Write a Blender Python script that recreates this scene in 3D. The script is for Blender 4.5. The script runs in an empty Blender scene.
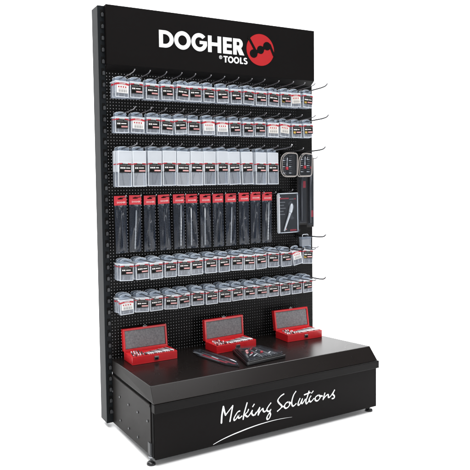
import bpy, bmesh, math, random
from mathutils import Vector, Matrix
random.seed(7)
sc = bpy.context.scene
col = sc.collection
R = math.radians

# ------------------------------------------------------------------ camera
cam_d = bpy.data.cameras.new('camera'); cam = bpy.data.objects.new('camera', cam_d); col.objects.link(cam)
cam_d.sensor_width = 36; cam_d.lens = 44.2797; cam_d.shift_x = 0.14224; cam_d.shift_y = -0.03821
cam_d.clip_start = .05; cam_d.clip_end = 60
yaw, pitch, roll = R(-26.1166), R(-3.043), R(-0.9936)
fw = Vector((-math.sin(yaw)*math.cos(pitch), math.cos(yaw)*math.cos(pitch), math.sin(pitch)))
rt = Vector((math.cos(yaw), math.sin(yaw), 0)); up = rt.cross(fw)
r2 = rt*math.cos(roll)+up*math.sin(roll); u2 = -rt*math.sin(roll)+up*math.cos(roll)
M4 = Matrix((r2, u2, -fw)).transposed().to_4x4(); M4.translation = Vector((-0.7672, -2.0934, 0.9323))
cam.matrix_world = M4
sc.camera = cam
sc.render.resolution_x = sc.render.resolution_y = 1024

# ------------------------------------------------------------------ world, lamps, exposure
w = bpy.data.worlds.new('World'); sc.world = w; w.use_nodes = True
w.node_tree.nodes['Background'].inputs[0].default_value = (.9, .95, 1, 1)
w.node_tree.nodes['Background'].inputs[1].default_value = .12
def area(name, loc, target, sx, sy, power, colr=(1, 1, 1)):
    d = bpy.data.lights.new(name, 'AREA'); d.shape = 'RECTANGLE'; d.size = sx; d.size_y = sy; d.energy = power; d.color = colr
    o = bpy.data.objects.new(name, d); col.objects.link(o); o.location = loc
    o.rotation_euler = (Vector(target)-Vector(loc)).to_track_quat('-Z', 'Y').to_euler()
    return o
area('overhead_softbox', (.3, -.4, 5.2), (.3, -.4, 0), 7, 7, 900)
area('backdrop_softbox', (3.4, .9, 4.4), (3.4, 4.4, 1.0), 9, 1.2, 620)
area('low_backdrop_softbox', (3.0, 1.2, .05), (3.0, 4.0, 1.6), 6, .3, 60)
area('key_softbox', (-1.7, -3.6, 2.5), (.5, 0, .9), 1.6, 1.6, 22, (1, .96, .91))
area('left_softbox', (-3.2, -.6, 1.2), (.2, -.2, .7), 1.2, 2.4, 18, (.93, .97, 1))
area('added_sheen_strip', (2.15, -3.3, .85), (.45, 0, .85), .45, 1.9, 24, (.96, .98, 1))  # added strip lamp, puts sheen streaks on film and plastic fronts
vs = sc.view_settings; vs.view_transform = 'Standard'; vs.look = 'None'; vs.exposure = 0; vs.gamma = 1; vs.use_curve_mapping = False
sc.render.engine = 'CYCLES'
sc.cycles.use_denoising = True
sc.cycles.max_bounces = 10; sc.cycles.transparent_max_bounces = 24; sc.cycles.diffuse_bounces = 4

# ------------------------------------------------------------------ materials
def pbr(name, c, rough=.5, spec=.5, metal=0, bump=0, bscale=400, var=0, vscale=6, rvar=0, alpha=1, coat=0):
    m = bpy.data.materials.new(name); m.use_nodes = True; nt = m.node_tree; b = nt.nodes['Principled BSDF']
    b.inputs['Base Color'].default_value = (*c, 1); b.inputs['Roughness'].default_value = rough
    b.inputs['Specular IOR Level'].default_value = spec; b.inputs['Metallic'].default_value = metal
    b.inputs['Alpha'].default_value = alpha; b.inputs['Coat Weight'].default_value = coat
    tc = nt.nodes.new('ShaderNodeTexCoord')
    if bump:
        n = nt.nodes.new('ShaderNodeTexNoise'); n.inputs['Scale'].default_value = bscale; n.inputs['Detail'].default_value = 3
        nt.links.new(tc.outputs['Object'], n.inputs['Vector'])
        bp = nt.nodes.new('ShaderNodeBump'); bp.inputs['Strength'].default_value = bump; bp.inputs['Distance'].default_value = .001
        nt.links.new(n.outputs['Fac'], bp.inputs['Height']); nt.links.new(bp.outputs['Normal'], b.inputs['Normal'])
    if var or rvar:
        n = nt.nodes.new('ShaderNodeTexNoise'); n.inputs['Scale'].default_value = vscale; n.inputs['Detail'].default_value = 6
        nt.links.new(tc.outputs['Object'], n.inputs['Vector'])
        if var:
            r = nt.nodes.new('ShaderNodeMapRange'); r.inputs['To Min'].default_value = 1-var; r.inputs['To Max'].default_value = 1+var
            r.inputs['From Min'].default_value = .25; r.inputs['From Max'].default_value = .75
            nt.links.new(n.outputs['Fac'], r.inputs['Value'])
            mx = nt.nodes.new('ShaderNodeVectorMath'); mx.operation = 'SCALE'; mx.inputs[0].default_value = c
            nt.links.new(r.outputs['Result'], mx.inputs['Scale']); nt.links.new(mx.outputs['Vector'], b.inputs['Base Color'])
        if rvar:
            r = nt.nodes.new('ShaderNodeMapRange'); r.inputs['To Min'].default_value = max(rough-rvar, .03); r.inputs['To Max'].default_value = rough+rvar
            r.inputs['From Min'].default_value = .25; r.inputs['From Max'].default_value = .75
            nt.links.new(n.outputs['Fac'], r.inputs['Value']); nt.links.new(r.outputs['Result'], b.inputs['Roughness'])
    return m
def clear(name, c, see, rough, spec=.5, bump=0, bscale=60):
    """plastic that lets part of the light straight through"""
    m = pbr(name, c, rough, spec, bump=bump, bscale=bscale); nt = m.node_tree; b = nt.nodes['Principled BSDF']; out = nt.nodes['Material Output']
    t = nt.nodes.new('ShaderNodeBsdfTransparent'); t.inputs[0].default_value = (.95, .97, 1, 1)
    mx = nt.nodes.new('ShaderNodeMixShader'); mx.inputs[0].default_value = see
    nt.links.new(b.outputs[0], mx.inputs[1]); nt.links.new(t.outputs[0], mx.inputs[2]); nt.links.new(mx.outputs[0], out.inputs[0])
    return m
M = dict(
    sweep=pbr('white_sweep', (.9, .9, .9), .9, .1, var=.01, vscale=3),
    black=pbr('black_powder_coat', (.0045, .0040, .0040), .5, .09, bump=.12, bscale=900, var=.12, vscale=5, rvar=.06),
    sign=pbr('black_sign_face', (.0050, .0043, .0043), .55, .06, bump=.05, bscale=700, var=.1, vscale=4),
    post=pbr('dark_post_coat', (.0075, .0092, .0108), .48, .11, bump=.1, bscale=900, var=.1),
    side=pbr('side_lit_coat', (.0135, .0122, .0116), .48, .09, bump=.12, bscale=900, var=.08, rvar=.05),  # black coat made lighter to carry the light on the left side
    peg=pbr('pegboard_coat', (.005, .005, .005), .5, .1, var=.15),
    top=pbr('base_top_coat', (.0072, .0056, .0052), .27, .26, bump=.04, bscale=600, rvar=.02, vscale=4),
    closer=pbr('gap_shade_strip', (.006, .006, .006), .6, .1),  # near-black, stands in for shade in the front corner gap
    slot=pbr('slot_dark', (.004, .004, .004), .8, .1),
    lug=pbr('steel_lug', (.030, .032, .035), .45, .5),
    
    silver=pbr('bright_bit_steel', (.62, .64, .66), .3, .7, metal=.25),
    zinc=pbr('zinc_bolt', (.35, .36, .38), .35, .5, metal=.8),
    white=pbr('white_vinyl', (.80, .81, .82), .5, .3),
    red=pbr('red_vinyl', (.36, .011, .014), .5, .25, var=.05),
    chrome=pbr('dark_chrome_wire', (.20, .20, .21), .30, .5, metal=1),
    tabp=clear('hang_tab_plastic', (.34, .40, .48), .66, .4, .4),
    frost=clear('frosted_plastic', (.62, .65, .69), .36, .35, .5),
    clearp=clear('clear_plastic', (.42, .46, .53), .70, .16, .8),
    rim=clear('plastic_rim', (.74, .77, .80), .32, .3, .6),
    lblk=pbr('label_black', (.006, .0055, .0055), .45, .2),
    lred=pbr('label_red', (.35, .012, .024), .45, .4),
    lcream=pbr('label_cream', (.60, .575, .54), .5, .3, var=.06, vscale=30),
    lwhite=pbr('label_white', (.63, .62, .61), .5, .3),
    lgrey=pbr('label_grey', (.16, .16, .16), .5, .3),
    lpink=pbr('label_pink', (.62, .27, .27), .5, .3),
    lgold=pbr('label_gold', (.62, .42, .10), .5, .3),
    steel=pbr('bit_steel', (.42, .44, .47), .3, .5, metal=1),
    dsteel=pbr('dark_bit_steel', (.06, .062, .068), .35, .5, metal=.6),
    film=clear('bag_film', (.020, .028, .046), .64, .16, .9),
    bagred=pbr('bag_card_red', (.42, .013, .024), .4, .4, var=.08, vscale=30),
    case=pbr('red_case_paint', (.52, .010, .015), .32, .5, coat=.25, var=.08, vscale=14, rvar=.08),
    foam=pbr('grey_foam', (.165, .165, .172), .9, .15, bump=.5, bscale=300, var=.3, vscale=160),
    latch=pbr('latch_steel', (.30, .30, .30), .3, .5, metal=1),
    card=pbr('pack_card_black', (.008, .0075, .0075), .45, .25),
    back=clear('hole_dimmer_film', (.05, .05, .05), .20, .6, .2),  # added film, darkens the backdrop light behind the lower holes
    back2=clear('hole_dimmer_film_thin', (.05, .05, .05), .27, .6, .2),  # same added film, lets more light through for the upper holes
    shell=clear('blister_shell', (.07, .075, .085), .86, .08, .9),
    shrim=clear('blister_rim', (.46, .41, .37), .35, .2, .8),
    rubber=pbr('black_rubber_plastic', (.010, .010, .011), .28, .5, bump=.2, bscale=300),
    ins=pbr('dark_grey_insert', (.035, .036, .04), .45, .5),
)

# ------------------------------------------------------------------ mesh helpers
class MB:
    def __init__(s): s.bm = bmesh.new(); s.mats = []
    def mi(s, m):
        m = M[m]
        if m not in s.mats: s.mats.append(m)
        return s.mats.index(m)
    def box(s, x0, x1, y0, y1, z0, z1, m, bev=0, seg=2, rot=None, at=None):
        k = s.mi(m); b = bmesh.new(); bmesh.ops.create_cube(b, size=1)
        for v in b.verts: v.co = ((x0+x1)/2+v.co.x*(x1-x0), (y0+y1)/2+v.co.y*(y1-y0), (z0+z1)/2+v.co.z*(z1-z0))
        if bev: bmesh.ops.bevel(b, geom=b.edges[:], offset=bev, segments=seg, affect='EDGES', profile=.5)
        if rot is not None: bmesh.ops.rotate(b, cent=at, matrix=rot, verts=b.verts[:])
        return s.merge(b, k)
    def merge(s, b, k, smooth=False):
        mp = {}
        for v in b.verts: mp[v] = s.bm.verts.new(v.co)
        for f in b.faces:
            try:
                nf = s.bm.faces.new([mp[v] for v in f.verts]); nf.material_index = k; nf.smooth = smooth
            except ValueError: pass
        b.free(); return s
    def prism(s, pts, axis, a, b_, m, bev=0):
        """polygon pts (2D) swept along axis ('x','y','z') from a to b_"""
        k = s.mi(m); b = bmesh.new()
        P = {'x': lambda u, v, t: (t, u, v), 'y': lambda u, v, t: (u, t, v), 'z': lambda u, v, t: (u, v, t)}[axis]
        A = [b.verts.new(P(u, v, a)) for u, v in pts]; B = [b.verts.new(P(u, v, b_)) for u, v in pts]
        n = len(pts); b.faces.new(A); b.faces.new(B[::-1])
        for i in range(n): b.faces.new((A[i], B[i], B[(i+1) % n], A[(i+1) % n]))
        bmesh.ops.recalc_face_normals(b, faces=b.faces[:])
        if bev: bmesh.ops.bevel(b, geom=b.edges[:], offset=bev, segments=2, affect='EDGES', profile=.5)
        return s.merge(b, k)
    def tube(s, pts, r, m, n=8, cap=True):
        k = s.mi(m); pts = [Vector(p) for p in pts]; rs = r if isinstance(r, (list, tuple)) else [r]*len(pts)
        rings = []; ref = None
        for i, p in enumerate(pts):
            d = (pts[min(i+1, len(pts)-1)]-pts[max(i-1, 0)]).normalized()
            if ref is None: ref = d.orthogonal().normalized()
            a = (ref-d*ref.dot(d)).normalized(); ref = a; c = d.cross(a)
            rings.append([s.bm.verts.new(p+(a*math.cos(t)+c*math.sin(t))*rs[i]) for t in [2*math.pi*j/n for j in range(n)]])
        for A, B in zip(rings, rings[1:]):
            for j in range(n):
                f = s.bm.faces.new((A[j], A[(j+1) % n], B[(j+1) % n], B[j])); f.material_index = k; f.smooth = True
        if cap:
            for q in (rings[0][::-1], rings[-1]): s.bm.faces.new(q).material_index = k
        return s
    def poly(s, pts, m):
        f = s.bm.faces.new([s.bm.verts.new(p) for p in pts]); f.material_index = s.mi(m); return s
    def flat(s, x0, x1, z0, z1, y, m):       # a printed patch on a face that looks towards -Y
        return s.poly([(x0, y, z0), (x1, y, z0), (x1, y, z1), (x0, y, z1)], m)
    def raw(s, V, F, m, smooth=False):
        k = s.mi(m); vv = [s.bm.verts.new(v) for v in V]
        for f in F:
            try: q = s.bm.faces.new([vv[i] for i in f]); q.material_index = k; q.smooth = smooth
            except ValueError: pass
        return s
    def mesh(s, name):
        me = bpy.data.meshes.new(name); s.bm.normal_update(); s.bm.to_mesh(me); s.bm.free()
        for m in s.mats: me.materials.append(m)
        return me
    def build(s, name, parent=None):
        o = bpy.data.objects.new(name, s.mesh(name)); col.objects.link(o)
        if parent: o.parent = parent
        return o
def empty(name, loc=(0, 0, 0), rot=(0, 0, 0)):
    o = bpy.data.objects.new(name, None); col.objects.link(o); o.location = loc; o.rotation_euler = rot; o.empty_display_size = .02
    return o
def tag(o, label, cat, group=None):
    o['label'] = label; o['category'] = cat
    if group: o['group'] = group
    return o
def copy_tree(o, parent=None):
    c = o.copy(); col.objects.link(c)
    if parent: c.parent = parent
    for ch in list(o.children): copy_tree(ch, c)
    return c
_tc = {}
def text_geo(t, size, thick=0):
    k = (t, size, thick)
    if k not in _tc:
        cu = bpy.data.curves.new('t', 'FONT'); cu.body = t; cu.size = size; cu.align_x = 'CENTER'; cu.align_y = 'CENTER'; cu.offset = thick; cu.resolution_u = 2
        o = bpy.data.objects.new('t', cu); me = o.to_mesh()
        _tc[k] = ([tuple(v.co) for v in me.vertices], [tuple(p.vertices) for p in me.polygons])
        o.to_mesh_clear(); bpy.data.objects.remove(o); bpy.data.curves.remove(cu)
    return _tc[k]
def put_text(mb, t, size, cx, y, cz, m, thick=0, sx=1):
    V, F = text_geo(t, size, thick)
    mb.raw([(cx+x*sx, y, cz+z) for x, z, _ in V], F, m)
ORD = ['leftmost', 'second', 'third', 'fourth', 'fifth', 'sixth', 'seventh', 'eighth', 'ninth', 'tenth', 'eleventh', 'twelfth', 'thirteenth', 'fourteenth', 'fifteenth']
def ordn(i, n):
    return 'leftmost' if i == 0 else ('rightmost' if i == n-1 else ORD[i])

# ------------------------------------------------------------------ setting: white studio sweep
mb = MB()
prof = [(-6, 0)]+[(3.2+1.2*math.sin(t), 1.2-1.2*math.cos(t)) for t in [R(90*i/16) for i in range(17)]]+[(4.4, 6)]
V = []; F = []
for y, z in prof: V += [(-7, y, z), (9, y, z)]
for i in range(len(prof)-1): F.append((2*i, 2*i+1, 2*i+3, 2*i+2))
mb.raw(V, F, 'sweep', True)
o = mb.build('backdrop'); o['kind'] = 'structure'; o['label'] = 'seamless pure white studio floor and backdrop'

# ------------------------------------------------------------------ display stand
stand = empty('display_stand', (.5, -.18, 0))
tag(stand, 'black metal tool display stand with perforated back, lettered header and low base', 'display stand')
def part(mbx, name, parent=stand):
    o = mbx.build(name, parent)
    off = Vector((0, 0, 0)); q = parent
    while q: off += q.location; q = q.parent
    o.data.transform(Matrix.Translation(-off)); return o

# posts
def post(x0, x1, y0, y1, z0, z1, slots):
    m = MB(); m.box(x0, x1, y0, y1, z0, z1, 'post', .0018)
    o = part(m, 'post')
    if slots:
        s = MB(); s.box(-.007, .006, -.0006, .004, -.013, .013, 'slot'); sm = s.mesh('slot')
        g = MB(); g.prism([(-.003, -.012), (.006, -.012), (.007, -.006), (.0065, 0), (.002, .003), (-.003, 0)], 'y', -.0045, -.001, 'lug', .0008); gm = g.mesh('lug')
        z = z0+.05
        while z < z1-.02:
            for nm, me in (('slot', sm), ('lug', gm)):
                c = bpy.data.objects.new(nm, me); col.objects.link(c); c.parent = o; c.location = Vector(((x0+x1)/2+.0035, y0, z))-stand.location
            z += .0433
    return o
post(-.0262, .0005, -.012, .0545, .018, 1.6125, True)
post(.966, .994, .004, .064, .018, 1.60, False)

# pegboard: three perforated sheets with real holes
def peg_mesh(wd, ht, pitch, r, th):
    nx = int(wd/pitch); nz = int(ht/pitch); V = []; F = []
    ox = (wd-nx*pitch)/2; oz = (ht-nz*pitch)/2; h = pitch/2
    ring = [(r*math.cos(R(22.5+45*k)), r*math.sin(R(22.5+45*k))) for k in range(8)]
    cor = [(h, h), (-h, h), (-h, -h), (h, -h)]
    for i in range(nx):
        for j in range(nz):
            cx = ox+(i+.5)*pitch; cz = oz+(j+.5)*pitch; b = len(V)
            V += [(cx+x, 0, cz+z) for x, z in ring]+[(cx+x, 0, cz+z) for x, z in cor]+[(cx+x, th, cz+z) for x, z in ring]
            for k in range(8): F.append((b+k, b+(k+1) % 8, b+12+(k+1) % 8, b+12+k))
            # ring edge k runs from angle 22.5+45k to 67.5+45k: even k faces a corner, odd k faces a side
            for k in range(8):
                if k % 2 == 0: F.append((b+8+k//2, b+(k+1) % 8, b+k))
                else: F.append((b+8+k//2, b+8+(k//2+1) % 4, b+(k+1) % 8, b+k))
    x0, x1, z0, z1 = ox, ox+nx*pitch, oz, oz+nz*pitch
    def q(a0, a1, c0, c1):
        if a1-a0 > 1e-5 and c1-c0 > 1e-5:
            b = len(V); V.extend([(a0, 0, c0), (a1, 0, c0), (a1, 0, c1), (a0, 0, c1)]); F.append((b, b+1, b+2, b+3))
    q(0, x0, 0, ht); q(x1, wd, 0, ht); q(x0, x1, 0, z0); q(x0, x1, z1, ht)
    for (ax, az, bx, bz) in ((0, 0, 0, ht), (wd, 0, wd, ht), (0, 0, wd, 0), (0, ht, wd, ht)):   # folded edges
        b = len(V); V.extend([(ax, 0, az), (bx, 0, bz), (bx, .012, bz), (ax, .012, az)]); F.append((b, b+1, b+2, b+3))
    me = bpy.data.meshes.new('pegboard_panel'); me.from_pydata(V, [], F); me.materials.append(M['peg']); return me
pm = peg_mesh(.9935, .3850, .0121, .00135, .0024)
for z in (.2205, .6060, .9915):
    o = bpy.data.objects.new('pegboard_panel', pm); col.objects.link(o); o.parent = stand
    o.location = Vector((.0015, -.0035, z))-stand.location
m = MB(); m.poly([(.002, .047, .05), (.964, .047, .05), (.964, .047, .4362), (.002, .047, .435)], 'back'); part(m, 'hole_dimmer')  # added sheet, dims the light seen through the lower holes
m = MB(); m.poly([(.002, .047, .4365), (.964, .047, .4365), (.964, .047, 1.395), (.002, .047, 1.395)], 'back2'); part(m, 'hole_dimmer')  # added upper sheet, dims light through the holes above

# header sign
m = MB()
HX0, HX1, HZ0, HZ1 = .0005, .9875, 1.393, 1.6145
m.box(HX0, HX1, -.030, -.006, HZ0, HZ1, 'sign', .0012)
m.prism([(-.0295, HZ0-.0004), (-.0065, HZ0-.0004), (-.0065, HZ0-.0192), (-.0085, HZ0-.0192)], 'x', HX0+.001, HX1-.001, 'black')
header = part(m, 'header_panel')

def curve_mesh(polys, y, th, m, name, parent):
    """closed outlines with holes (even-odd), extruded into thin cut vinyl"""
    cu = bpy.data.curves.new('c', 'CURVE'); cu.dimensions = '2D'; cu.fill_mode = 'BOTH'; cu.extrude = th/2
    for pts in polys:
        s = cu.splines.new('POLY'); s.points.add(len(pts)-1); s.use_cyclic_u = True
        for p, q in zip(s.points, pts): p.co = (q[0], q[1], 0, 1)
    o = bpy.data.objects.new('c', cu); me0 = o.to_mesh()
    V = [(v.co.x, y-v.co.z, v.co.y) for v in me0.vertices]; F = [tuple(p.vertices) for p in me0.polygons]
    o.to_mesh_clear(); bpy.data.objects.remove(o); bpy.data.curves.remove(cu)
    mm = MB(); mm.raw(V, F, m); return part(mm, name, parent)
def arc(cx, cz, rx, rz, a0, a1, n=28):
    return [(cx+rx*math.cos(R(a0+(a1-a0)*i/n)), cz+rz*math.sin(R(a0+(a1-a0)*i/n))) for i in range(n+1)]
def letter(ch, x0, x1, z0, z1, st, sh):
    """bold geometric capital; st = stem width, sh = bar height"""
    W = x1-x0; H = z1-z0; out = []
    if ch == 'O':
        cx, cz = (x0+x1)/2, (z0+z1)/2
        out = [arc(cx, cz, W/2, H/2, 0, 360, 48)[:-1], arc(cx, cz, W/2-st, H/2-sh*1.12, 0, 360, 40)[:-1]]
    elif ch == 'D':
        xc = x0+W*.40
        out = [[(x0, z0)]+arc(xc, (z0+z1)/2, x1-xc, H/2, -90, 90)+[(x0, z1)],
               [(x0+st, z0+sh)]+arc(xc, (z0+z1)/2, x1-xc-st, H/2-sh, -90, 90)+[(x0+st, z1-sh)]]
    elif ch == 'G':
        cx, cz = x0+H/2*1.02, (z0+z1)/2; rx = cx-x0; rz = H/2
        a = arc(cx, cz, rx, rz, 42, 345, 44); b = arc(cx, cz, rx-st, rz-sh*1.12, 325, 44, 40)
        out = [a+[(x1, cz+sh*.35), (x1, cz+sh*.42), (cx+.001, cz+sh*.42), (cx+.001, cz-sh*.45), (cx+(rx-st)*.92, cz-sh*.45)]+b]
    elif ch == 'H':
        out = [[(x0, z0), (x0+st, z0), (x0+st, z0+H*.5-sh*.5), (x1-st, z0+H*.5-sh*.5), (x1-st, z0), (x1, z0), (x1, z1), (x1-st, z1), (x1-st, z0+H*.5+sh*.5), (x0+st, z0+H*.5+sh*.5), (x0+st, z1), (x0, z1)]]
    elif ch == 'E':
        m0, m1 = z0+H*.5-sh*.5, z0+H*.5+sh*.5
        out = [[(x0, z0), (x1, z0), (x1, z0+sh), (x0+st, z0+sh), (x0+st, m0), (x1-.001, m0), (x1-.001, m1), (x0+st, m1), (x0+st, z1-sh), (x1, z1-sh), (x1, z1), (x0, z1)]]
    elif ch == 'R':
        zb = z0+H*.42; xr = x1-W*.10; zc = (zb-sh*.15+z1)/2; rz = z1-zc; xc = xr-rz*.95
        out = [[(x0, z0), (x0+st, z0), (x0+st, zb-sh*.1), (x1-st*1.25, z0), (x1+.002, z0), (xr-W*.16, zb+sh*.05)]+arc(xc, zc, xr-xc, rz, -55, 90, 20)+[(x0, z1)],
               [(x0+st, z1-sh*.9)]+arc(xc, zc, xr-xc-st*.95, rz-sh*.9, 90, -90, 16)+[(x0+st, zc-rz+sh*.9)]]
    elif ch == 'T':
        c = (x0+x1)/2
        out = [[(c-st/2, z0), (c+st/2, z0), (c+st/2, z1-sh), (x1, z1-sh), (x1, z1), (x0, z1), (x0, z1-sh), (c-st/2, z1-sh)]]
    elif ch == 'L':
        out = [[(x0, z0), (x1, z0), (x1, z0+sh), (x0+st, z0+sh), (x0+st, z1), (x0, z1)]]
    elif ch == 'S':
        cx = (x0+x1)/2; r1 = H*.275; r2_ = H*.285; ru = W*.46; rl = W*.5
        c1 = z1-r1; c2 = z0+r2_
        outer = arc(cx, c1, ru, r1, 30, 270, 20)+arc(cx, c2, rl-st, r2_-sh, 90, -150, 20)
        inner = arc(cx, c2, rl, r2_, -150, 90, 20)+arc(cx, c1, ru-st, r1-sh, 270, 30, 20)
        out = [outer+inner]
    return out
LY = -.0308; letters = []
Zt, Zb = 1.5415, 1.4752
for ch, a, b, z0, z1 in (('D', .2178, .2815, Zb, Zt), ('O', .2842, .3582, Zb-.0012, Zt+.0045), ('G', .3612, .4325, Zb-.0012, Zt+.0045), ('H', .4378, .5003, Zb, Zt), ('E', .5092, .5515, Zb, Zt), ('R', .5582, .6110, Zb, Zt)):
    letters += letter(ch, a, b, z0, z1, .0172, .0142)
curve_mesh(letters, LY, .0008, 'white', 'brand_lettering', header)
letters = []
Zt, Zb = 1.4655, 1.4392
for ch, a, b, d in (('T', .5108, .5312, 0), ('O', .5322, .5590, .0007), ('O', .5606, .5874, .0007), ('L', .5915, .6065, 0), ('S', .6085, .6290, .0006)):
    letters += letter(ch, a, b, Zb-d, Zt+d, .0062, .0052)
letters += [arc(.4972, 1.4585, .0072, .0072, 0, 360, 24)[:-1], arc(.4972, 1.4585, .0056, .0056, 0, 360, 24)[:-1]]
tl = curve_mesh(letters, LY, .0008, 'white', 'tools_lettering', header)
m = MB(); put_text(m, 'R', .0105, .4972, LY-.0004, 1.4585, 'white', .0002); part(m, 'registered_mark', header)
disc = curve_mesh([arc(.6953, 1.5052, .0706, .0665, 0, 360, 64)[:-1]], LY, .0008, 'red', 'logo_disc', header)
def band(ax, az, bx, bz, w2):
    d = Vector((bx-ax, bz-az)).normalized(); n = Vector((-d.y, d.x))*w2
    return [(ax+n.x, az+n.y), (bx+n.x, bz+n.y), (bx-n.x, bz-n.y), (ax-n.x, az-n.y)]
for k, poly in enumerate(([arc(.660, 1.4868, .0196, .0176, 0, 360, 36)[:-1]], [arc(.6955, 1.5055, .0178, .0172, 0, 360, 36)[:-1]], [arc(.7290, 1.5240, .0196, .0176, 0, 360, 36)[:-1]],
                          [band(.634, 1.5535, .6745, 1.4925, .0058)], [band(.7425, 1.5315, .7655, 1.4860, .0060)], [band(.660, 1.4868, .729, 1.5240, .0075)])):
    curve_mesh(poly, LY-.0006-.0001*k, .0006, 'sign', 'logo_mark', disc)

# base: top with bevelled nose, front rail, panels, feet
m = MB(); k = m.mi('top')
xl0, xl1, xr0, xr1 = .0015, .0065, .905, .9915
yb, yf, yn = -.004, -.3585, -.3975
zt, zn = .2660, .2163
V = [(xl0, yb, zt), (xr0, yb, zt), (xr1, yf, zt), (xl1, yf, zt), (xl1-.006, yn, zn), (xr1+.003, yn, zn), (xl0-.001, yb, zn), (xr0, yb, zn)]
m.raw(V, [(0, 3, 2, 1), (3, 4, 5, 2)], 'top')
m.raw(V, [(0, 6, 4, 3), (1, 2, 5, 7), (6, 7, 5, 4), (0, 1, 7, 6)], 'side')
b = m.bm; bmesh.ops.remove_doubles(b, verts=b.verts[:], dist=1e-5); bmesh.ops.recalc_face_normals(b, faces=b.faces[:])
bmesh.ops.bevel(b, geom=b.edges[:], offset=.0022, segments=3, affect='EDGES', profile=.5)
part(m, 'base_top')
m = MB(); m.box(.0015, 1.0015, -.3995, -.372, .1845, .2150, 'black', .003); part(m, 'front_rail')
m = MB(); m.box(.0075, .999, -.386, -.378, .0235, .1835, 'sign', .001); front = part(m, 'front_panel')
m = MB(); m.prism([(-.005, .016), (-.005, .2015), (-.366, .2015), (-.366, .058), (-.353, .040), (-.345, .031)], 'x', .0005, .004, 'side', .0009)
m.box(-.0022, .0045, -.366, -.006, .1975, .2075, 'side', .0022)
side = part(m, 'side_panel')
m = MB(); m.prism([(-.005, .016), (-.005, .2015), (-.366, .2015), (-.366, .058), (-.345, .031)], 'x', .988, .992, 'black', .0009); part(m, 'side_panel')
m = MB(); m.box(.0045, .985, -.368, -.0045, .203, .2155, 'slot'); part(m, 'gap_shade_filler')  # dark filler added for the shadow gap under the base top
bolts = [(-.014, .142), (-.089, .144), (-.175, .143), (-.26, .145), (-.344, .144), (-.010, .058), (-.092, .055), (-.174, .055), (-.258, .055)]
mm = MB(); mm.tube([(0, 0, 0), (-.0014, 0, 0), (-.0024, 0, 0)], [.0048, .0048, .0032], 'lug', 12); mm.tube([(-.0026, 0, 0), (-.0030, 0, 0)], .0017, 'zinc', 6)
bm_ = mm.mesh('bolt')
for y, z in bolts:
    o = bpy.data.objects.new('bolt', bm_); col.objects.link(o); o.parent = side; o.location = Vector((.0002, y, z))-stand.location
def foot(x, y, leaf=True):
    m = MB(); m.tube([(x, y, .0005), (x, y, .006), (x, y, .011)], [.0155, .0150, .008], 'rubber', 20); m.tube([(x, y, .010), (x, y, .06)], .0042, 'zinc', 10)
    m.tube([(x, y, .022), (x, y, .029)], .0085, 'zinc', 6)
    f = part(m, 'foot')
    if leaf:
        g = MB(); g.box(x-.007, x+.012, y-.009, y+.010, .034, .075, 'lug', .0015); part(g, 'foot_bracket', f)
foot(.004, -.358); foot(.982, -.362); foot(.98, .04, False)
m = MB(); m.box(.0045, .0078, -.3795, -.352, .028, .2125, 'closer'); part(m, 'gap_shade_strip')  # dark strip added for the shade between side and front panels

# handwriting on the front panel (brush strokes as cut vinyl, in panel coordinates x, z)
def catmull(P, n=7):
    P = [Vector(p) for p in P]; out = []
    for i in range(len(P)-1):
        a = P[max(i-1, 0)]; b = P[i]; c = P[i+1]; d = P[min(i+2, len(P)-1)]
        for j in range(n):
            t = j/n; out.append(.5*((2*b)+(c-a)*t+(2*a-5*b+4*c-d)*t*t+(3*b-a-3*c+d)*t**3))
    out.append(P[-1]); return out
def stroke(mb, P, w0, y, m, pen=38, lo=.55, taper=None):
    P = catmull(P); n = len(P); L = []; Rr = []
    pd = Vector((math.cos(R(pen)), math.sin(R(pen))))
    for i, p in enumerate(P):
        d = (P[min(i+1, n-1)]-P[max(i-1, 0)]); d = d.normalized() if d.length > 1e-9 else Vector((1, 0))
        nn = Vector((-d.y, d.x)); wd = w0*(lo+(1-lo)*abs(d.x*pd.y-d.y*pd.x))
        if taper: wd = w0*taper(i/(n-1))
        L.append(p+nn*wd/2); Rr.append(p-nn*wd/2)
    V = [(p.x, y, p.y) for p in L]+[(p.x, y, p.y) for p in Rr]
    mb.raw(V, [(i, i+1, n+i+1, n+i) for i in range(n-1)], m)
    if not taper:
        for p, d in ((P[0], P[0]-P[1]), (P[-1], P[-1]-P[-2])):
            a0 = math.degrees(math.atan2(d.y, d.x)); r = w0*.40
            V = [(p.x+r*math.cos(R(a0+t)), y-.00002, p.y+r*math.sin(R(a0+t))) for t in range(0, 360, 30)]
            mb.raw(V, [tuple(range(12))], m)
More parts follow.
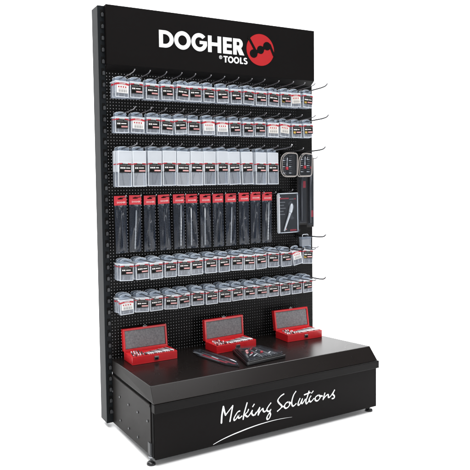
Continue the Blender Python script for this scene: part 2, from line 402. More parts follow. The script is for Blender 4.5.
strokes = [
 [(.2638, .1003), (.2664, .1280), (.2727, .1571)], [(.2727, .1571), (.2765, .1400), (.2812, .1245)], [(.2812, .1245), (.2900, .1330), (.3113, .1530)], [(.3113, .1530), (.3050, .1258), (.2990, .0990)],
 [(.3403, .1283), (.3316, .1263), (.3215, .1150), (.3158, .1054), (.3180, .0990), (.3259, .1036), (.3358, .1163), (.3413, .1273), (.3350, .1130), (.3346, .1053), (.3399, .1033), (.3487, .1081)],
 [(.3720, .1520), (.3660, .1356), (.3585, .1146), (.3546, .0958)], [(.3777, .1268), (.3728, .1184), (.3625, .1115), (.3655, .1069), (.3737, .1014), (.3825, .1072), (.3937, .1201)],
 [(.3937, .1201), (.3914, .1102), (.3968, .1025), (.4034, .1022), (.4102, .1094)], [(.4021, .1410), (.3964, .1345)],
 [(.4056, .1021), (.4149, .1114), (.4262, .1246)], [(.4262, .1246), (.4225, .1125), (.4195, .0987)], [(.4195, .0987), (.4275, .1095), (.4394, .1186), (.4415, .1099), (.4471, .1053), (.4556, .1084)],
 [(.4752, .1321), (.4657, .1232), (.4575, .1110), (.4655, .1030), (.4755, .1080), (.4708, .0998), (.4739, .0894), (.4681, .0774), (.4597, .0745), (.4578, .0820), (.4640, .0915), (.4712, .0983)],
 [(.5344, .1556), (.5198, .1498), (.5075, .1376), (.5123, .1259), (.5252, .1121), (.5203, .1048), (.5053, .0965)], [(.5235, .1090), (.5360, .1093)],
 [(.5572, .1230), (.5434, .1188), (.5369, .1081), (.5432, .1004), (.5550, .1033), (.5620, .1128), (.5572, .1230)], [(.5600, .1190), (.5699, .1151)],
 [(.5902, .1553), (.5801, .1439), (.5719, .1235), (.5718, .1084), (.5788, .1020), (.5908, .1086)],
 [(.6095, .1250), (.6020, .1120), (.6010, .1020), (.6090, .1035), (.6210, .1215)], [(.6210, .1215), (.6170, .1090), (.6215, .1045), (.6345, .1176)],
 [(.6526, .1456), (.6441, .1236), (.6375, .1101), (.6411, .0995), (.6522, .1080)], [(.6309, .1357), (.6580, .1396)],
 [(.6615, .1253), (.6534, .1137), (.6603, .1030), (.6758, .1128)], [(.6723, .1422), (.6658, .1366)],
 [(.7008, .1233), (.6851, .1179), (.6830, .1060), (.6945, .1015), (.7069, .1120), (.7008, .1233)], [(.7030, .1190), (.7175, .1153)],
 [(.7302, .1247), (.7254, .1130), (.7214, .1014)], [(.7214, .1014), (.7344, .1123), (.7461, .1161), (.7482, .1045), (.7600, .1085), (.7784, .1281)],
 [(.7784, .1281), (.7700, .1140), (.7770, .1060), (.7765, .0975), (.7664, .0966)]]
m = MB()
for i, s in enumerate(strokes): stroke(m, s, .0062 if i else .0072, -.3864-.00003*(i % 5), 'white')
part(m, 'slogan_lettering', front)
m = MB(); stroke(m, [(.2296, .0300), (.2627, .0395), (.3051, .0480), (.3409, .0533), (.3740, .0578), (.4174, .0622), (.4587, .0644), (.4969, .0652), (.5396, .0638), (.5726, .0612)], .0036, -.3864, 'white',
                  taper=lambda t: .35+.75*math.sin(math.pi*min(t*2.2+.1, 1.57/3.14159*2)/2) if t < .42 else max(.08, 1.1-(t-.42)*1.75))
part(m, 'slogan_swoosh', front)

# ------------------------------------------------------------------ peg hooks
mm = MB(); mm.tube([(0, 0, 0), (0, -.06, 0), (0, -.150, .0022), (0, -.172, .0046), (0, -.181, .0075), (0, -.187, .0120), (0, -.190, .0155)], .0029, 'chrome', 8)
hk = mm.mesh('peg_hook'); 
mm = MB(); mm.box(-.009, .009, -.0030, 0, -.012, .014, 'slot', .001); mm.box(-.004, .004, -.0028, .006, .004, .008, 'slot'); hp = mm.mesh('back_plate')
hook0 = None
def hook(x, z, label, group, ln=1.0, rz=0, th=.68):
    global hook0
    if hook0 is None:
        hook0 = bpy.data.objects.new('peg_hook', hk); col.objects.link(hook0)
        q = bpy.data.objects.new('back_plate', hp); col.objects.link(q); q.parent = hook0; o = hook0
    else: o = copy_tree(hook0)
    o.location = (x, -.0045, z); o.rotation_euler = (0, 0, rz); o.scale = (th, ln, th)
    return tag(o, label, 'hook', group)

# ------------------------------------------------------------------ hanging clear boxes
def label_mesh(kind, W, D, z0, z1, v=0):
    """printed card behind the clear front, with a thin bowed red band across the top"""
    m = MB(); h = z1-z0; L, Rr = -W*.395, W*.445; w = Rr-L; y = -.0007
    base = {'black': 'lblk', 'gold': 'lblk', 'white': 'lwhite', 'cream': 'lcream'}[kind]; pale = kind in ('white', 'cream')
    m.box(L, Rr, y, .0003, z0, z1-h*.06, base)
    n = 10; X = [-W*.5+W*i/n for i in range(n+1)]; t = h*(.17 if pale else .10)
    zt = [z1-h*.02-h*.10*(2*i/n-1)**2 for i in range(n+1)]
    y1 = y-.00015
    for i in range(n):
        if pale or i < 3 or i > 6: m.poly([(X[i], y1, zt[i]-t), (X[i+1], y1, zt[i+1]-t), (X[i+1], y1, zt[i+1]), (X[i], y1, zt[i])], 'lred')
    m.box(-W*.5-.0005, -W*.5-.0001, y1, D*.5, zt[0]-t, zt[0], 'lred')
    P = lambda a, b, c, d, mt: m.flat(L+w*a, L+w*b, z0+h*c, z0+h*d, y-.0003, mt)
    put_text(m, 'DOGHER', h*(.15 if pale else .13), W*.02, y-.0004, z1-h*(.10 if pale else .09), 'lwhite', .0001)
    if pale:
        for i in range(4): P(.12+.20*i, .12+.20*i+.11, .50, .63, 'lred')
        P(.06, .94, .72, .735, 'lgrey'); P(.14, .9, .40, .42, 'lgrey')
        for i in range(11): P(.14+.07*i, .14+.07*i+.02+.012*((i*2+v) % 3), .08, .32, 'lgrey')
    else:
        P(.06, .58, .74, .765, 'lgrey'); P(.06, .74-.12*(v % 2), .665, .69, 'lgrey'); P(.66, .94, .70, .765, 'lgrey')
        k = 2+(v+1) % 2
        for i in range(k): P(.07+.15*i, .07+.15*i+.115, .40, .54, 'lwhite')
        P(.10+.15*k, .80+.05*(v % 3), .43, .515, 'lwhite'); P(.07, .35, .10, .28, 'slot')
        P(.42, .95, .12, .25, 'lpink'); P(.47, .90, .165, .205, 'lwhite')
        if kind == 'gold': P(.05, .32, .06, .28, 'lgold')
    return m.mesh('label')
def bits_mesh(style, W, D, H, z1, seed):
    rnd = random.Random(seed); m = MB()
    if style == 'long':
        a = rnd.uniform(-.35, .35); L = H*.40
        for k in range(rnd.choice((1, 2))):
            x0 = rnd.uniform(-.3, .1)*W; dx = math.sin(a+k*.3)*L
            x1 = max(-W*.4, min(W*.4, x0+dx)); n = 9
            m.tube([(x0+(x1-x0)*i/n, D*.22+.004*k, .006+L*.93*i/n) for i in range(n+1)], [.0034 if i < 3 else (.0026 if i % 2 else .0033) for i in range(n+1)], 'rubber', 7)
        m.box(-W*.42, W*.42, D*.80, D*.84, .005, H*.36, 'lgrey')
    else:
        n = rnd.randint(5, 7)
        for i in range(n):
            x = -W*.36+W*.72*i/(n-1)+rnd.uniform(-.001, .001); t = rnd.uniform(-.0025, .0025); hh = z1*rnd.uniform(.75, .95)
            m.tube([(x, D*.34, .004), (x+t*.5, D*.34, .004+hh*.5), (x+t, D*.34, .004+hh)], [.0022, .0027, .0022], ('dsteel', 'zinc', 'dsteel')[i % 3], 7)
        m.box(-W*.43, W*.43, D*.62, D*.68, .004, z1*1.5, 'lgrey')
    return m.mesh('drill_bits')
def frame_bars(m, W, z0, z1, t, y, d, mat):
    m.box(-W/2+.001, W/2-.001, y-d, y, z0, z0+t, mat); m.box(-W/2+.001, W/2-.001, y-d, y, z1-t, z1, mat)
    m.box(-W/2+.001, -W/2+.001+t, y-d, y, z0+t, z1-t, mat); m.box(W/2-.001-t, W/2-.001, y-d, y, z0+t, z1-t, mat)
def box_kind(style, W, H, D, lab):
    """returns dict of shared meshes"""
    z0, z1 = lab; S = {}
    m = MB(); m.box(-W/2, W/2, 0, D, 0, z1 if style == 'long' else H-.004, 'clearp' if style != 'long' else 'clearp', .0035)
    if style == 'long':
        m = MB(); m.box(-W/2, W/2, .0004, D, 0, z0+.002, 'clearp', .003); m.box(-W/2, W/2, .0002, D, z0+.0025, H, 'frost', .003)
    S['body'] = m.mesh('body')
    m = MB(); frame_bars(m, W, .0016, z1+(.0006 if style == 'long' else .0002), .0021, .0004, .0011, 'rim'); S['rim'] = m.mesh('window_rim')
    m = MB()
    if style == 'long': frame_bars(m, W, z1+.001, H-.0015, .002, .0002, .0011, 'rim')
    else: m.box(-W/2-.0005, W/2+.0005, -.0016, D+.0005, z1+.0008, z1+.0045, 'rim', .001)
    S['lip'] = m.mesh('lid_rim')
    # hang tab with an arched outline and a slot left open for the hook
    th = .016; m = MB(); hw = W*.41
    outl = [(-hw, H-.002), (-hw, H+th*.45)]+[(hw*math.cos(R(a))*1.0, H+th*.45+th*.55*math.sin(R(a))) for a in range(165, 14, -15)]+[(hw, H+th*.45), (hw, H-.002)]
    inn = [(-hw*.45, H+th*.30), (hw*.45, H+th*.30), (hw*.45, H+th*.48), (hw*.16, H+th*.55), (0, H+th*.74), (-hw*.16, H+th*.55), (-hw*.45, H+th*.48)]
    cu = bpy.data.curves.new('c', 'CURVE'); cu.dimensions = '2D'; cu.fill_mode = 'BOTH'; cu.extrude = .0007
    for pts in (outl, inn):
        s = cu.splines.new('POLY'); s.points.add(len(pts)-1); s.use_cyclic_u = True
        for p, q in zip(s.points, pts): p.co = (q[0], q[1], 0, 1)
    ob = bpy.data.objects.new('c', cu); me0 = ob.to_mesh()
    m.raw([(v.co.x, D*.5-v.co.z, v.co.y) for v in me0.vertices], [tuple(p.vertices) for p in me0.polygons], 'tabp')
    ob.to_mesh_clear(); bpy.data.objects.remove(ob); bpy.data.curves.remove(cu)
    m.tube([(p[0], D*.5, p[1]) for p in outl[1:-1]], .0008, 'rim', 5)  # pale edge tube stands in for the highlight along the tab top
    S['tab'] = m.mesh('hang_tab')
    S['bits'] = [bits_mesh(style, W, D, H, z0, 11+i) for i in range(4)]
    S['label'] = {(k, v): label_mesh(k, W, D, z0, z1, v) for k in ('black', 'white', 'cream', 'gold') for v in range(4)}
    S['dim'] = (W, H, D); return S
def make_box(S, kind, variant):
    o = empty('clear_box')
    for nm, me in (('body', S['body']), ('window_rim', S['rim']), ('lid_rim', S['lip']), ('hang_tab', S['tab']), ('drill_bits', S['bits'][variant % 4]), ('label', S['label'][(kind, variant % 4)])):
        c = bpy.data.objects.new(nm, me); col.objects.link(c); c.parent = o
    return o

X1 = [.0403, .1009, .1672, .2305, .2930, .3539, .4149, .4791, .5441, .6052, .6692, .7316, .7951, .8552, .9173]
X2 = [.0403, .1035, .1662, .2268, .2872, .3471, .4118, .4770, .5385, .6009, .6640, .7277, .7888, .8533, .9157]
X3 = [.0458, .1065, .1710, .2315, .2930, .3533, .4136, .4751, .5364, .5988, .6631, .7280]
X5 = [.0450, .1088, .1686, .2292, .2895, .3506, .4156, .4765, .5378, .5968, .6611, .7252, .7901]
X6 = [.0435, .1070, .1685, .2281, .2882, .3491, .4136, .4799, .5399, .5998, .6608, .7234, .7867, .8490, .9121]
SA = box_kind('short', .0555, .0640, .021, (.0170, .0565))
SB = box_kind('long', .0575, .1365, .022, (.0535, .0915))
SC = box_kind('short', .0560, .0680, .021, (.0250, .0610))
SD = box_kind('short', .0570, .0615, .021, (.0185, .0530))
rows = [
 ('top row', X1, 1.2643, SA, -.072, {0: 'white', 13: 'cream', 12: 'gold', 14: 'gold'}, 'small clear box', 2),
 ('second row', X2, 1.1337, SA, -.072, {1: 'white', 6: 'white', 7: 'white', 11: 'cream', 12: 'cream', 13: 'gold', 14: 'gold'}, 'small clear box', 2),
 ('third row', X3, .9335, SB, -.072, {}, 'tall frosted box', 2),
 ('fifth row', X5, .5755, SC, -.073, {}, 'clear box', 3),
 ('bottom row', X6, .4490, SD, -.073, {0: 'white'}, 'clear box', 3)]
WORD = {'black': 'black label', 'white': 'white label', 'cream': 'cream label', 'gold': 'black and gold label'}
proto = {}
def place_box(S, kind, variant, loc, rot, label, group):
    key = (id(S), kind, variant % 4)
    o = copy_tree(proto[key]) if key in proto else proto.setdefault(key, make_box(S, kind, variant))
    o.location = loc; o.rotation_euler = rot
    return tag(o, label, 'box', group)
hidden_seen = 0
for ri, (rname, X, zb, S, yf_, kinds, what, deep) in enumerate(rows):
    W, H, D = S['dim']; n = len(X)
    for i, x in enumerate(X):
        k = kinds.get(i, 'black'); pos = ordn(i, n) if i in (0, n-1) else ordn(i, n)+' from left'
        dx = random.uniform(-.0006, .0006); rz = R(random.gauss(0, 3.2)); ry = R(random.gauss(0, 1.7)); dy = random.uniform(-.004, .004)
        place_box(S, k, i*3+ri, (x+dx, yf_+dy, zb+random.uniform(-.0015, .0015)), (R(random.uniform(-1.5, .5)), ry, rz),
                  f'{what} of bits,  {WORD[k]}, {pos} in the {rname}', f'front boxes of the {rname}')
        for d in range(1, deep):
            place_box(S, k, i+d+ri, (x+dx+random.uniform(-.002, .002), yf_+dy+.0245*d, zb+random.uniform(-.001, .002)),
                      (0, R(random.gauss(0, .8)), R(random.gauss(0, 1))),
                      f'{what} hung {"directly" if d == 1 else "two places"} behind the {pos} box of the {rname}', f'boxes behind the front of the {rname}')
        hook(x+.001, zb+H+.0085, f'wire hook holding the {pos} boxes of the {rname}', f'hooks of the {rname}', 1+random.uniform(-.02, .02), R(random.gauss(0, 1.2)), 1 if i == n-1 else .68)

# last two hangers of the row above the bottom row: a tilted box and a plain one
place_box(SC, 'white', 2, (.8500, -.083, .5800), (R(-4), R(-8), R(8)), 'tilted clear box with white label near the right end of the fifth row', 'boxes at the right end of the fifth row')
place_box(SC, 'gold', 1, (.9080, -.073, .5780), (0, R(3), R(-3)), 'clear box with black and gold label, rightmost in the fifth row', 'boxes at the right end of the fifth row')
hook(.8530, .6520, 'wire hook holding the tilted box at the right end of the fifth row', 'hooks of the fifth row')
hook(.9130, .6520, 'wire hook holding the rightmost box of the fifth row', 'hooks of the fifth row', .72)

# small plain frosted box on its own hook
o = empty('clear_box', (.9035, -.075, .6560), (0, 0, R(2)))
tag(o, 'small plain frosted box without label hanging alone near the right edge', 'box')
m = MB(); m.box(-.027, .027, 0, .02, 0, .037, 'clearp', .003); m.build('body', o)
m = MB(); m.box(-.0275, .0275, -.0008, .0208, .037, .041, 'tabp', .001); m.build('rim', o)
m = MB(); m.tube([(-.016, .01, .041), (-.016, .01, .050), (-.012, .01, .053), (.012, .01, .053), (.016, .01, .050), (.016, .01, .041)], .0018, 'frost', 6); m.build('hang_tab', o)
m = MB(); m.box(-.022, .022, .006, .014, .003, .030, 'lgrey'); m.build('contents', o)
hook(.9035, .7020, 'wire hook holding the small plain frosted box near the right edge', 'hooks at the right edge', 1.02, 0, 1)

# ------------------------------------------------------------------ long bags with red card headers
def bag_parts(seed):
    rnd = random.Random(seed); W = .0490; H = .182; nx, nz = 12, 40
    ph = [rnd.uniform(0, 6.28) for _ in range(6)]; sl = rnd.uniform(-.25, .25)
    def yy(u, v, s):
        e = (1-(2*u-1)**4)*(1-(2*v-1)**10)
        wv = (.0026+.0008*(seed % 3))*math.sin(9*(u+sl*v)+ph[0]+2*math.sin(3*v+ph[3]))+.0016*math.sin(17*u-7*v+ph[1])+.0004*math.sin(11*v+5*u+ph[2])+.0008*math.sin(34*u+5*v+ph[4])
        return s*(.0062*e)+wv*e
    m = MB()
    for s in (-1, 1):
        V = [(-W/2+W*i/nx, yy(i/nx, j/nz, s), -H+H*j/nz) for j in range(nz+1) for i in range(nx+1)]
        F = [(j*(nx+1)+i, j*(nx+1)+i+1, (j+1)*(nx+1)+i+1, (j+1)*(nx+1)+i) for j in range(nz) for i in range(nx)]
        m.raw(V, F, 'film', True)
    film = m.mesh('film_bag')
    m = MB(); hw = W/2+.0006
    outl = [(-hw, 0), (hw, 0), (hw, .0355), (-hw, .0355)]
    inn = [(-.0105, .0225), (.0105, .0225), (.0105, .0265), (.004, .0272), (0, .0305), (-.004, .0272), (-.0105, .0265)]
    cu = bpy.data.curves.new('c', 'CURVE'); cu.dimensions = '2D'; cu.fill_mode = 'BOTH'; cu.extrude = .0008
    for pts in (outl, inn):
        s = cu.splines.new('POLY'); s.points.add(len(pts)-1); s.use_cyclic_u = True
        for p, q in zip(s.points, pts): p.co = (q[0], q[1], 0, 1)
    ob = bpy.data.objects.new('c', cu); me0 = ob.to_mesh()
    m.raw([(v.co.x, -v.co.z, v.co.y) for v in me0.vertices], [tuple(p.vertices) for p in me0.polygons], 'bagred')
    ob.to_mesh_clear(); bpy.data.objects.remove(ob); bpy.data.curves.remove(cu)
    put_text(m, 'DOGHER', .0085, .003, -.0011, .0105, 'lwhite', .0)
    m.flat(-.020, -.0185, .003, .031, -.0010, 'lred')
    head = m.mesh('header_card')
    m = MB(); x = rnd.uniform(-.008, .010); lean = rnd.uniform(-.008, .008); L = rnd.uniform(.14, .165); n = 26
    pts = [(x+lean*i/n, -.0005, -H+.010+L*i/n) for i in range(n+1)]
    m.tube(pts, [(.0016 if i == 0 else (.0030 if i % 2 else .0022) if i < 17 else .0026) for i in range(n+1)], 'silver' if seed in (8, 15, 40) else 'dsteel', 8)
    m.tube([(x+lean, -.0005, -H+.010+L), (x+lean, -.0005, -H+.014+L)], [.0040, .0034], 'dsteel', 8)
    bit = m.mesh('long_drill_bit')
    m = MB(); m.box(-W*.44, W*.44, .0035, .0040, -H+.006, -.004, 'card'); back = m.mesh('backing_card')
    return film, head, bit, back
bagsets = [bag_parts(s) for s in (3, 8, 15, 21, 34, 40)]
X4 = [.0335, .0941, .1567, .2168, .2820, .3400, .4032, .4635, .5262, .5879, .6509, .7115]
bproto = {}
for i, x in enumerate(X4):
    v = (i*5+i//6) % 6
    if v in bproto: o = copy_tree(bproto[v])
    else:
        o = empty('drill_bit_bag'); bproto[v] = o
        for nm, me in zip(('film_bag', 'header_card', 'long_drill_bit', 'backing_card'), bagsets[v]):
            c = bpy.data.objects.new(nm, me); col.objects.link(c); c.parent = o
    o.location = (x, -.050+random.uniform(-.004, .004), .8640+random.uniform(-.002, .002)); o.rotation_euler = (R(random.uniform(-1, 1)), R(random.gauss(-.6, .9)), R(random.gauss(0, 3)))
    pos = ordn(i, 12) if i in (0, 11) else ordn(i, 12)+' from left'
    tag(o, f'long clear bag with red card header holding a drill bit, {pos} of twelve', 'bag', 'long bags with red card headers')
    hook(x+.001, .8915, f'wire hook holding the {pos} bag with a red card header', 'hooks of the bags', .55)

# ------------------------------------------------------------------ blister packs at the right
def rounded(pts, r, n=6):
    P = [Vector(p) for p in pts]; out = []; N = len(P)
    for i in range(N):
        a, b, c = P[i-1], P[i], P[(i+1) % N]; u = (a-b).normalized(); v = (c-b).normalized()
        rr = min(r[i] if isinstance(r, (list, tuple)) else r, (a-b).length*.48, (c-b).length*.48)
        s, e = b+u*rr, b+v*rr
        for k in range(n+1):
            t = k/n; out.append((s*(1-t)**2+b*2*t*(1-t)+e*t*t)[:])
    return out
def oval_pack(x, z, outline, radii, label):
    o = empty('blister_pack', (x, -.060, z), (0, 0, R(3)))
    tag(o, label, 'blister pack', 'oval blister packs of bit sets')
    ol = rounded(outline, radii); cx = sum(p[0] for p in ol)/len(ol); cz = sum(p[1] for p in ol)/len(ol)
    ins = [(cx+(p[0]-cx)*.80, cz+(p[1]-cz)*.86) for p in ol]
    m = MB(); m.prism(ins, 'y', -.004, .006, 'rubber'); 
    for j in range(9):
        zz = cz-.036+.009*j
        for sx in (-1, 1):
            xx = cx+sx*.017; m.tube([(xx-.008, -.0062, zz), (xx+.009, -.0062, zz+.001)], .0022, 'ins' if j % 3 else 'steel', 6)
    m.build('bit_insert', o)
    m = MB(); m.tube([(cx-.003, -.007, cz-.012), (cx-.001, -.008, cz+.030)], [.0036, .0026], 'zinc', 8); m.tube([(cx-.003, -.007, cz-.022), (cx-.003, -.007, cz-.010)], .0068, 'lred', 10); m.build('bit_holder', o)
    m = MB(); m.prism(ol, 'y', -.012, .004, 'shell', .003); m.build('clear_shell', o)
    m = MB(); m.tube([(p[0], -.0045, p[1]) for p in ol]+[(ol[0][0], -.0045, ol[0][1])], .0022, 'shrim', 6, False)
    m.tube([(cx+(p[0]-cx)*.93, -.0125, cz+(p[1]-cz)*.94) for p in ol]+[(cx+(ol[0][0]-cx)*.93, -.0125, cz+(ol[0][1]-cz)*.94)], .0010, 'shrim', 6, False)
    m.build('shell_rim', o)
oval_pack(.8205, 1.0170, [(-.030, -.052), (.040, -.052), (.043, .050), (-.020, .052), (-.046, .035), (-.052, 0), (-.048, -.035)], [.02, .016, .014, .02, .02, .03, .02], 'clear oval clamshell of driver bits beside the last tall frosted box')
oval_pack(.9045, 1.0160, [(-.045, -.051), (.036, -.050), (.042, .048), (-.012, .052), (-.034, .030)], [.014, .014, .012, .022, .03], 'clear slanted clamshell of driver bits at the right edge')
hook(.8205, 1.0730, 'wire hook holding the oval clamshell of driver bits', 'hooks at the right edge', .8)
hook(.9065, 1.0730, 'wire hook holding the slanted clamshell of driver bits', 'hooks at the right edge', 1.0, 0, 1)
# long packs hanging behind the clamshells
def long_pack(x, y, z0, z1, wd, label, redz):
    o = empty('tool_pack', (x, y, z0)); tag(o, label, 'blister pack', 'long tool packs at the right edge'); H = z1-z0
    m = MB(); m.box(-wd/2, wd/2, 0, .0012, 0, H, 'card', .0004); m.flat(wd*.02, wd*.40, redz, redz+.030, -.0002, 'lred'); m.flat(-wd*.3, wd*.3, H-.05, H-.040, -.0002, 'lred'); m.build('backing_card', o)
    m = MB(); m.box(-wd*.40, wd*.40, -.012, -.0004, .008, H-.06, 'shell', .004); m.build('clear_shell', o)
    m = MB(); m.tube([(-wd*.12, -.006, .018), (-wd*.12, -.006, H*.45), (-wd*.08, -.006, H-.08)], [.0035, .0045, .006], 'dsteel', 8); m.build('tool_bit', o)
long_pack(.9060, -.040, .7500, 1.0500, .052, 'long dark tool pack hanging below the oval clamshell', .165)
long_pack(.9530, -.040, .7380, 1.0500, .040, 'long dark tool pack with a red patch at the panel edge', .045)
o = hook(.9530, 1.0420, 'wire hook holding the long tool pack at the panel edge', 'hooks at the right edge', .45)
hook(.9060, 1.0400, 'wire hook behind the oval clamshell holding the long tool pack', 'hooks at the right edge', .4)

# card with a silver auger bit
o = empty('blister_pack', (.8160, -.056, .7190), (0, R(-.8), R(-2))); tag(o, 'black blister card with a silver spade bit and a white border beside the bags', 'blister pack')
W, H = .108, .176
m = MB(); m.box(-W/2, W/2, 0, .0012, 0, H, 'card', .0005)
m.flat(-W*.40, W*.06, H*.845, H*.875, -.0003, 'lred'); m.flat(W*.08, W*.30, H*.83, H*.85, -.0003, 'lgrey'); m.flat(W*.32, W*.40, H*.83, H*.86, -.0003, 'lred')
m.flat(-W*.40, -W*.33, H*.885, H*.905, -.0003, 'lwhite')
for j, (a, b) in enumerate(((-.38, -.12), (-.38, -.18), (-.38, -.10), (-.38, -.20), (-.38, -.14))):
    m.flat(W*a, W*b, H*(.76-.075*j), H*(.78-.075*j), -.0003, 'lgrey')
m.flat(W*.10, W*.42, H*.045, H*.085, -.0003, 'lred'); m.flat(-W*.12, -W*.06, H*.08, H*.11, -.0003, 'lpink')
V = [(W*x, -.0003, H*z) for x, z in ((.02, .74), (.16, .80), (.34, .66), (.28, .55), (.14, .60))]; m.poly(V, 'ins')
V = [(W*x, -.0003, H*z) for x, z in ((.0, .52), (.18, .55), (.24, .40), (.32, .36), (.20, .33), (.04, .36))]; m.poly(V, 'ins')
m.build('backing_card', o)
m = MB(); m.prism(rounded([(-W*.50, .002), (W*.48, .002), (W*.48, H-.004), (-W*.50, H-.004)], .008), 'y', -.018, -.0004, 'shell', .004); m.build('clear_shell', o)
m = MB(); frame_bars(m, W*1.0, .001, H-.001, .0035, -.001, .002, 'rim')
m.box(-W*.53, -W*.49, -.018, 0, .004, H*.97, 'rim', .002); m.build('shell_rim', o)
m = MB(); m.tube([(-W*.24, -.008, H*.06), (-W*.12, -.008, H*.24), (W*.03, -.008, H*.46), (W*.06, -.008, H*.50)], [.0036, .0040, .0050, .0058], 'silver', 10)
m.tube([(W*.06, -.009, H*.50), (W*.075, -.009, H*.54), (W*.12, -.009, H*.64), (W*.135, -.009, H*.69), (W*.145, -.009, H*.73)], [.0062, .0080, .0082, .0065, .0025], 'silver', 10); m.build('spade_bit', o)
hook(.8160, .9000, 'wire hook holding the blister card with the silver bit', 'hooks at the right edge', .45)

# ------------------------------------------------------------------ red cases on the base
def red_case(x, y, rz, label, wd, seed):
    rnd = random.Random(seed)
    o = empty('bit_case', (x, y, .2662), (0, 0, rz)); tag(o, label, 'case', 'open red metal cases on the base'); D = .086; h = .031
    m = MB(); t = .003
    m.box(0, wd, 0, D, 0, .004, 'case', .001)
    m.box(0, wd, 0, t, .0035, h, 'case', .001); m.box(0, wd, D-t, D, .0035, h, 'case', .001); m.box(0, t, t+.0001, D-t-.0001, .0035, h, 'case', .001); m.box(wd-t, wd, t+.0001, D-t-.0001, .0035, h, 'case', .001)
    m.build('case_base', o)
    m = MB(); m.box(t+.0005, wd-t-.0005, t+.0005, D-t-.0005, .0045, h-.0042, 'case', .001); tray = m.build('tray', o)
    m = MB(); n = 13
    for i in range(n):                                   # drill bits lie side by side in grooves, long ones to the right
        f = i/(n-1); px = wd*(.40+.545*f)+rnd.uniform(-.0005, .0005); L = .026+.028*f+rnd.uniform(-.002, .002); y0 = D*.12; sk = .010
        m.tube([(px, y0, h+.0005), (px-sk*.4, y0+L*.4, h+.0005), (px-sk*.45, y0+L*.42, h), (px-sk, y0+L, h)], [.0031, .0031, .0025, .0020], 'silver' if (i+seed) % 4 else 'zinc', 8)
    m.build('drill_bit_row', o)
    m = MB()
    for r_ in range(3):
        for i in range(6-r_):
            px = wd*(.065+.052*i)+r_*.004+rnd.uniform(-.001, .001); py = D*(.18+.25*r_)+rnd.uniform(-.001, .001); L = .006+rnd.uniform(0, .006)
            m.tube([(px, py, h-.001), (px+.003, py+L, h+.001), (px+.004, py+L+.001, h+.001)], [.0030, .0030, .0016], ('silver', 'zinc', 'dsteel', 'silver')[(i+r_+seed) % 4], 8)
    m.build('small_bit_row', o)
    m = MB(); m.box(wd*.475, wd*.575, -.0035, .0002, h*.30, h*.75, 'latch', .0012); m.box(wd*.488, wd*.562, -.0046, -.003, h*.34, h*.58, 'slot', .0008); m.build('latch', o)
    # lid
    lid = empty('lid', (0, D-.001, h-.0005), (R(7), 0, 0)); lid.parent = o; lh = .086; d = .017
    lm = MB()
    lm.box(0, wd, d-.003, d, 0, lh, 'case', .001)
    lm.box(0, wd, 0, d-.0031, 0, .003, 'case', .0008); lm.box(0, wd, 0, d-.0031, lh-.003, lh, 'case', .0008); lm.box(0, .003, 0, d-.0031, .0031, lh-.0031, 'case', .0008); lm.box(wd-.003, wd, 0, d-.0031, .0031, lh-.0031, 'case', .0008)
    # in-turned red edge
    frame = [(0.0005, wd-.0005, .0005, .0075), (0.0005, wd-.0005, lh-.0075, lh-.0005), (.0005, .0075, .0076, lh-.0076), (wd-.0075, wd-.0005, .0076, lh-.0076)]
    for a, b, c, e in frame: lm.box(a, b, -.0008, .0022, c, e, 'case', .0006)
    me = lm.mesh('lid'); lo = bpy.data.objects.new('lid', me); col.objects.link(lo); lo.parent = o; lo.location = lid.location; lo.rotation_euler = (R((-7, -4, -9)[seed-1]), 0, 0); bpy.data.objects.remove(lid)
    fm = MB(); fm.box(.0078, wd-.0078, .0020, .010, .0078, lh-.0078, 'foam', .0015); f = fm.build('foam_pad', lo)
    km = MB(); km.box(wd*.46, wd*.56, .002, .011, lh-.0002, lh+.0026, 'latch', .0008); km.tube([(wd*.47, .004, lh+.003), (wd*.51, .002, lh+.0075), (wd*.55, .004, lh+.003)], .0016, 'latch', 6); km.build('lid_catch', lo)
    return o
red_case(.0405, -.1225, R(-.3), 'open red metal drill bit case nearest the grey left post', .1875, 1)
red_case(.3910, -.1490, R(2.5), 'open red metal drill bit case behind the black tool tray', .1925, 2)
red_case(.7370, -.1510, R(-1), 'open red metal drill bit case nearest the right edge of the base', .1820, 3)

# black open tool tray
zb = .2664
o = empty('tool_tray', (.505, -.255, zb)); tag(o, 'black plastic tray of ribbed tools with pink and red pieces on the base', 'tool tray')
Q = [(-.100, -.083), (.094, -.066), (.066, .064), (-.048, .100)]
ol = rounded(Q, .010)
m = MB(); m.prism(ol, 'z', 0, .012, 'rubber', .0025); m.build('tray_body', o)
m = MB()
inn = rounded([(q[0]*.88, q[1]*.88) for q in Q], .008); P3 = [(p[0], p[1], .0135) for p in inn]
m.tube(P3+[P3[0]], .0026, 'rubber', 8, False); m.build('raised_rim', o)
m = MB()
def qp(u, v):                                            # bilinear place inside the tray outline
    a = Vector(Q[0]).lerp(Vector(Q[1]), u); b = Vector(Q[3]).lerp(Vector(Q[2]), u); return a.lerp(b, v)
for i in range(9):
    u = .40+.058*i; a, b = qp(u, .14), qp(u, .84); m.tube([(a.x, a.y, .0145), (b.x, b.y, .0145)], .0034 if i % 2 else .0028, ('ins', 'lgrey', 'ins', 'dsteel')[i % 4], 7)
m.build('ribbed_tool_row', o)
for (u, v, L, r, mt, nm) in ((.30, .66, .020, .005, 'lpink', 'pink_bit'), (.22, .50, .026, .0055, 'lpink', 'pink_bit'), (.34, .45, .014, .005, 'lred', 'red_bit'), (.60, .42, .016, .006, 'lred', 'red_bit')):
    p = qp(u, v); m = MB(); m.tube([(p.x-L/2, p.y-L*.35, .0165), (p.x, p.y, .0180), (p.x+L/2, p.y+L*.35, .0165)], [r*.7, r, r*.6], mt, 10); m.build(nm, o)
m = MB(); a, b = qp(.12, .18), qp(.14, .86); m.tube([(a.x, a.y, .014), ((a.x+b.x)/2, (a.y+b.y)/2, .019), (b.x, b.y, .014)], [.006, .010, .007], 'rubber', 10); m.build('grip', o)
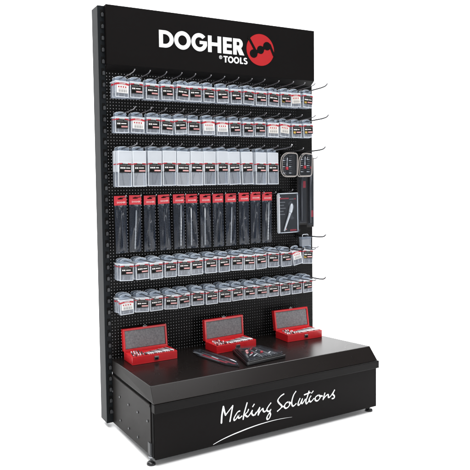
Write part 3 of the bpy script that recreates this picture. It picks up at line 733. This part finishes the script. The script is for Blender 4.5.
m = MB(); p = qp(.58, .62); m.tube([(p.x-.012, p.y-.010, .0170), (p.x+.010, p.y+.008, .0185)], .0025, 'zinc', 8); m.build('steel_bit', o)

m = MB(); m.prism([(q[0]*.90, q[1]*.90) for q in ol], 'z', .0165, .0245, 'shell', .003); m.build('added_gloss_cover', o)  # clear cover added to put gloss and glare over the tray
for (u, v, L, r, mt, nm) in ((.36, .30, .030, .0022, 'silver', 'steel_bit'), (.27, .36, .024, .0020, 'silver', 'steel_bit'), (.50, .78, .020, .0030, 'lred', 'red_bit'), (.74, .30, .016, .0026, 'silver', 'steel_bit')):
    p = qp(u, v); m = MB(); m.tube([(p.x-L/2, p.y-L*.3, .0172), (p.x+L/2, p.y+L*.3, .0180)], r, mt, 8); m.build(nm, o)

# flat clear pouch lying against the tray
o = empty('blade_pouch', (.355, -.205, zb), (0, 0, 0)); tag(o, 'flat clear pouch with grey and red stripes lying beside the black tray', 'pouch')
P = [(-.046, .060), (-.038, .130), (-.002, .128), (.042, -.090), (.022, -.128), (-.012, -.085)]
P = rounded(P, .008)
m = MB(); m.prism(P, 'z', 0, .0022, 'card', .0006)
def strip(a, b, w2, z, mt):
    q = band(*a, *b, w2); m.poly([(x, y, z) for x, y in q][::-1], mt)
strip((-.028, .10), (.004, -.070), .006, .0026, 'lred'); strip((-.010, .095), (.020, -.060), .0022, .0026, 'lgrey'); strip((-.036, .072), (-.010, -.040), .0035, .0026, 'lgrey')
strip((.012, -.045), (.024, -.095), .004, .0027, 'lred')
strip((-.034, .118), (-.022, .070), .007, .0028, 'lgrey'); strip((-.004, .030), (.002, -.010), .0030, .0029, 'lwhite')
m.build('printed_card', o)
m = MB(); m.tube([(-.004, .118, .005), (.012, .040, .008), (.028, -.040, .008), (.036, -.085, .005)], [.002, .0032, .0036, .002], 'steel', 8); m.build('saw_blade', o)
m = MB(); c = (-.005, .01); m.prism([(c[0]+(p[0]-c[0])*.93, c[1]+(p[1]-c[1])*.95) for p in P], 'z', .003, .011, 'shell', .0035); m.build('clear_shell', o)
